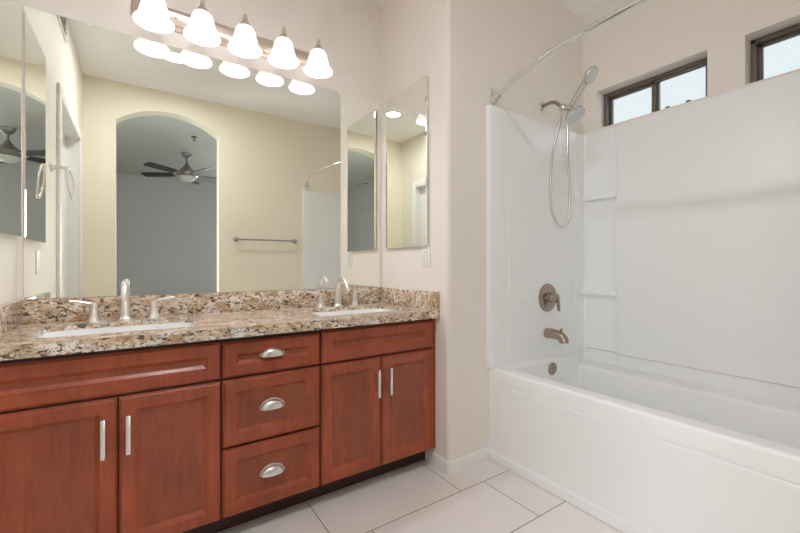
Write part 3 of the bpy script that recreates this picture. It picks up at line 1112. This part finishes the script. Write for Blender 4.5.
# tiling upstand behind the back ledge, stepping back under the shelf niches
XN, XR = 2.368, 2.330             # niche back face, raised panel face
NY0, NY1 = -.872, -1.900          # raised panel between the niches
mb = MB()
mb.box(XR + .006, 2.403, NY1, NY0, .405, .488, .004)
mb.box(XN, 2.403, NY0, YA - SP - .002, .405, .488, .004)
mb.box(XN - .012, 2.403, YA - SP - .022, YA - .0005, .405, .4738, .003)
mb.box(XN, 2.403, YB2 + SP + .002, NY1, .405, .488, .004)
part('back_ledge', mb, M['acrylic'], tub, off)
mb = MB().lathe([(.036, 0), (.036, .006), (.030, .011), (.012, .013), (.001, .013)], 26,
                Matrix.Translation((1.945, -.7105, .424)) @ Matrix.Rotation(PI / 2 + .08, 4, 'X'))
part('overflow_plate', mb, M['nickel_warm'], tub, off)
part('drain', MB().lathe([(.03, 0), (.03, .003), (.001, .005)], 24, Matrix.Translation((1.94, -.93, .0855))), M['nickel_warm'], tub, off)

# surround
off = (1.95, (YP + YO) / 2, ZR)
su = thing('tub_surround', 'white moulded shower surround of panels and corner shelves above the bathtub', 'shower surround', off)
ZS = 1.848
def end_panel(sg, yw):
    """panel on an end wall; sg=-1 faces -y."""
    mb_ = MB()
    ys_ = lambda d: yw + sg * d
    # outline in x/depth with rounded front edge
    pts_ = [(1.508, 0.0006), (1.508, SP * .55), (1.512, SP * .85), (1.520, SP), (1.600, SP), (1.648, SP),
            (1.6505, SP - .0025), (1.6535, SP - .0025), (1.656, SP),
            (2.272, SP), (2.275, SP - .0035), (2.279, SP - .0035), (2.282, SP), (2.330, SP + .001), (2.360, SP + .006), (XN - .006, SP + .014),
            (XN + .001, SP + .024), (XN + .022, SP + .026), (XN + .022, 0.0006)]
    zz = [.4745, .798, .7995, .8025, .804, 1.432, 1.4335, 1.4365, 1.438, 1.838, ZS - .003, ZS]
    rows = []
    for z in zz:
        groove = z in (.7995, .8025, 1.4335, 1.4365)
        top = {1.838: 0, ZS - .003: .002, ZS: .006}.get(z, 0)
        row = []
        for (x_, d_) in pts_:
            dd = d_
            if groove and 1.654 <= x_ <= 2.274:
                dd = min(d_, SP - .0022)
            if d_ > .001:
                dd = max(dd - top, .0015)
            row.append((x_, ys_(dd), z))
        rows.append(row)
    mb_.rings(rows)
    # foot of the panel where it widens over the tub rim front
    part('end_panel', mb_, M['acrylic'], su, off, angle=28)


end_panel(-1, YP)
end_panel(1, YO)
# back panel: raised field, niches either side, plain head band
mb = MB()
ZN = 1.800
y_a, y_b = YA - SP - .001, YB2 + SP + .001
def raised(y0_, y1_, z0_, z1_):
    e_ = .0025
    ring = lambda i, x_: [(x_, y0_ + i, z0_ + (i if z0_ > .6 else 0)), (x_, y1_ - i, z0_ + (i if z0_ > .6 else 0)), (x_, y1_ - i, z1_ - i), (x_, y0_ + i, z1_ - i)]
    mb.rings([ring(0, 2.402), ring(0, XR + e_), ring(e_ * .4, XR + e_ * .3), ring(e_, XR)])
raised(NY1, NY0, .4895, ZS - .012)
for (p, q) in ((NY0 - .03, y_a), (y_b, NY1 + .03)):
    mb.box(XN, 2.403, p, q, .489, ZS)
part('back_panel', mb, M['acrylic'], su, off)
for (p, q) in ((NY0 + .0005, y_a + .0), (y_b, NY1 - .0005)):
    for z in (.845, 1.4335):
        s_ = MB().box(XR + .002, XN + .001, p, q, z - .0175, z + .0175, .005)
        # inner fillet towards the end wall
        part('shelf', s_, M['acrylic'], su, off)
# caulk line at the foot of the back panel
mb = MB().box(XR + .002, XR + .008, NY1, NY0, .4875, .4905).box(XN - .001, XN + .004, NY0, y_a, .4875, .4905)
part('caulk_line', mb, M['caulk'], su, off, smooth=False)

# ---- valve
off = (1.992, YP - SP, .822)
va = thing('shower_valve', 'round warm nickel valve plate with a lever on the shower end wall', 'shower valve', off)
ry = Matrix.Translation((1.992, YP - SP - .0004, .822)) @ Matrix.Rotation(PI / 2, 4, 'X')
part('escutcheon', MB().lathe([(.083, 0), (.083, .004), (.078, .009), (.060, .0125), (.001, .014)], 36, ry), M['nickel_warm'], va, off)
part('hub', MB().lathe([(.034, .011), (.034, .018), (.029, .022), (.028, .058), (.025, .064), (.001, .066)], 26, ry), M['nickel_warm'], va, off)
mb = MB().tube([(1.994, YP - SP - .050, .836), (2.000, YP - SP - .062, .818), (2.003, YP - SP - .066, .785), (2.004, YP - SP - .068, .748)],
               [.013, .014, .0125, .0115], 14, 6, flat=0.7)
part('lever', mb, M['nickel_warm'], va, off)

# ---- tub spout
off = (1.985, YP - SP, .612)
ts = thing('tub_spout', 'warm nickel tub spout with a diverter knob below the valve', 'tub spout', off)
yp = YP - SP - .0004
mb = MB().tube([(1.985, yp, .615), (1.985, yp - .035, .616), (1.985, yp - .072, .613), (1.985, yp - .096, .605), (1.985, yp - .110, .590), (1.985, yp - .112, .574)],
               [.030, .0285, .0265, .026, .0255, .025], 20, 6)
part('spout', mb, M['nickel_warm'], ts, off)
mb = MB().lathe([(.004, 0), (.004, .018), (.009, .024), (.0085, .031), (.001, .032)], 14, Matrix.Translation((1.985, yp - .094, .620)))
part('diverter_knob', mb, M['nickel_warm'], ts, off)

# ---- shower arm, bracket and fixed head
XA = 1.975
off = (XA, YP, 1.945)
sh = thing('shower_fixture', 'round fixed shower head on a bent arm high on the end wall', 'shower', off)
part('flange', MB().lathe([(.032, 0), (.032, .003), (.026, .010), (.014, .014), (.001, .015)], 24, Matrix.Translation((XA, YP - .0005, 1.945)) @ Matrix.Rotation(PI / 2, 4, 'X')), M['shower_metal'], sh, off)
part('arm', MB().tube([(XA, YP - .004, 1.945), (XA, YP - .045, 1.953), (XA, YP - .085, 1.944), (XA, YP - .128, 1.905)], .0105, 14, 6), M['nickel_warm'], sh, off)
mb = MB().sphere((XA, YP - .138, 1.895), .023, 18, 10)
mb.tube([(XA, YP - .138, 1.897), (XA, YP - .185, 1.884)], .015, 14, 1)
mb.tube([(XA, YP - .140, 1.890), (XA, YP - .134, 1.862)], .010, 12, 1)
part('bracket', mb, M['shower_metal'], sh, off)
dirn = Vector((0.05, -0.55, -0.80)).normalized()
q = Vector((0, 0, 1)).rotation_difference(dirn).to_matrix().to_4x4()
base = Vector((XA, YP - .178, 1.880))
mt = Matrix.Translation(base) @ q
part('head', MB().lathe([(.014, 0), (.016, .012), (.024, .024), (.048, .040), (.056, .052), (.057, .060), (.053, .064)], 32, mt), M['shower_metal'], sh, off)
part('spray_face', MB().lathe([(.0535, .060), (.052, .066), (.001, .068)], 32, mt), M['nozzle'], sh, off)

# ---- hand shower resting in the bracket, with its hose
hb = Vector((XA + .01, YP - .170, 1.884))
ht = Vector((XA + .01, YP - .268, 2.000))
off = tuple(hb)
hs = thing('hand_shower', 'hand shower with a long looping hose, hung on the shower bracket', 'hand shower', off)
mb = MB().tube([hb + (ht - hb) * -.10, hb + (ht - hb) * .3, hb + (ht - hb) * .75, ht], [.0125, .0145, .0155, .017], 16, 5)
part('handle', mb, M['shower_metal'], hs, off)
fd = Vector((0.10, -0.80, -0.55)).normalized()
q = Vector((0, 0, 1)).rotation_difference(fd).to_matrix().to_4x4()
hc = ht + (ht - hb).normalized() * .030
mt = Matrix.Translation(hc - fd * .018) @ q
part('spray_head', MB().lathe([(.012, -.004), (.030, .002), (.042, .014), (.046, .026), (.044, .032)], 30, mt), M['shower_metal'], hs, off)
part('spray_face', MB().lathe([(.0435, .030), (.042, .0345), (.001, .036)], 30, mt), M['nozzle'], hs, off)
hy = YP - .134
mb = MB().tube([(XA, hy, 1.868), (XA - .016, hy + .010, 1.80), (XA - .036, hy + .034, 1.66), (XA - .046, hy + .046, 1.48), (XA - .046, hy + .038, 1.33),
                (XA - .040, hy + .008, 1.245), (XA - .026, hy - .028, 1.225), (XA - .016, hy - .048, 1.29), (XA - .012, hy - .050, 1.42),
                (XA - .006, hy - .036, 1.62), (XA + .004, hy - .028, 1.80), tuple(hb + (ht - hb) * -.08)], .0068, 12, 8)
part('hose', mb, M['shower_metal'], hs, off)

# ---- curved shower rod
off = (1.553, (YP + YO) / 2, 1.90)
sr = thing('shower_rod', 'curved chrome shower curtain rod spanning above the bathtub', 'shower rod', off)
yc, hl = (YP + YO) / 2, (YP - YO) / 2
path = []
for i in range(33):
    t_ = -1 + 2 * i / 32
    path.append((1.560 - .165 * (1 - abs(t_) ** 2.3), yc + (hl - .030) * t_, 1.898))
mb = MB().tube(path, .0125, 16, 2)
part('rod', mb, M['chrome'], sr, off)
for (yw, sg) in ((YP, -1), (YO, 1)):
    mb = MB()
    ya, yb = sorted((yw + sg * .0006, yw + sg * .007))
    mb.box(1.538, 1.582, ya, yb, 1.853, 1.943, .003)
    ya, yb = sorted((yw + sg * .006, yw + sg * .020))
    mb.box(1.546, 1.574, ya, yb, 1.868, 1.928, .004)
    mb.tube([(1.560, yw + sg * .012, 1.898), (1.556, yw + sg * .045, 1.898)], .0165, 16, 1)
    mb.lathe([(.005, 0), (.005, .010), (.001, .012)], 12, Matrix.Translation((1.560, yw + sg * .006, 1.864)) @ Matrix.Rotation(-sg * PI / 2, 4, 'X'))
    part('bracket', mb, M['chrome'], sr, off)

# ================================================================== BEDROOM THINGS (seen in the mirrors)
FX, FY = .60, -4.60
off = (FX, FY, BH)
fan = thing('ceiling_fan', 'nickel ceiling fan with dark blades in the grey bedroom beyond the arch', 'ceiling fan', off)
tr_ = Matrix.Translation((FX, FY, 0))
part('canopy', MB().lathe([(.075, BH - .001), (.075, BH - .012), (.060, BH - .045), (.030, BH - .075), (.016, BH - .085)], 28, tr_), M['nickel_dark'], fan, off)
part('downrod', MB().lathe([(.014, BH - .08), (.014, BH - .17)], 14, tr_), M['nickel_dark'], fan, off)
part('motor', MB().lathe([(.022, BH - .150), (.030, BH - .170), (.060, BH - .215), (.115, BH - .255), (.142, BH - .285), (.145, BH - .335), (.130, BH - .350), (.001, BH - .351)], 32, tr_), M['nickel_dark'], fan, off)
part('light_bowl', MB().lathe([(.122, BH - .350), (.122, BH - .362), (.105, BH - .395), (.065, BH - .415), (.001, BH - .420)], 32, tr_), M['frost'], fan, off)
for k in range(5):
    a = math.radians(142 + 72 * k)
    rot = tr_ @ Matrix.Rotation(a, 4, 'Z') @ Matrix.Translation((0, 0, BH - .315)) @ Matrix.Rotation(math.radians(-14), 4, 'X')
    mb = MB()
    outl = [(.20, -.055), (.20, .055), (.35, .062), (.64, .066), (.665, .052), (.67, 0), (.665, -.052), (.64, -.066), (.35, -.062)]
    mb.rings([[rot @ Vector((p[0], p[1], -.004)) for p in outl], [rot @ Vector((p[0], p[1], .004)) for p in outl]])
    bl = part('blade', mb, M['fan_blade'], fan, off, smooth=False)
    mb = MB().prism([(.13, -.018), (.13, .018), (.26, .035), (.26, -.035)], 'z', .004, .009)
    bmesh.ops.transform(mb.bm, matrix=rot, verts=mb.bm.verts)
    part('blade_iron', mb, M['nickel'], bl, off, smooth=False)

off = (.60, -3.68, BH)
sp = thing('ceiling_sprinkler', 'small dark sprinkler head on the bedroom ceiling before the fan', 'sprinkler', off)
tr_ = Matrix.Translation((.60, -3.68, 0))
part('escutcheon', MB().lathe([(.036, BH - .0005), (.036, BH - .006), (.020, BH - .012), (.001, BH - .012)], 20, tr_), M['bronze'], sp, off)
part('deflector', MB().lathe([(.006, BH - .010), (.006, BH - .045), (.022, BH - .047), (.022, BH - .050), (.001, BH - .052)], 16, tr_), M['bronze'], sp, off)

off = (-1.30, -4.75, BH)
sd = thing('smoke_detector', 'round smoke detector on the bedroom ceiling near the white door', 'smoke detector', off)
tr_ = Matrix.Translation((-1.30, -4.75, 0))
part('housing', MB().lathe([(.060, BH - .0005), (.060, BH - .016), (.052, BH - .030), (.030, BH - .036), (.001, BH - .036)], 24, tr_), M['plastic'], sd, off)
part('sensor_grille', MB().lathe([(.030, BH - .035), (.028, BH - .044), (.001, BH - .045)], 20, tr_), M['slot'], sd, off)
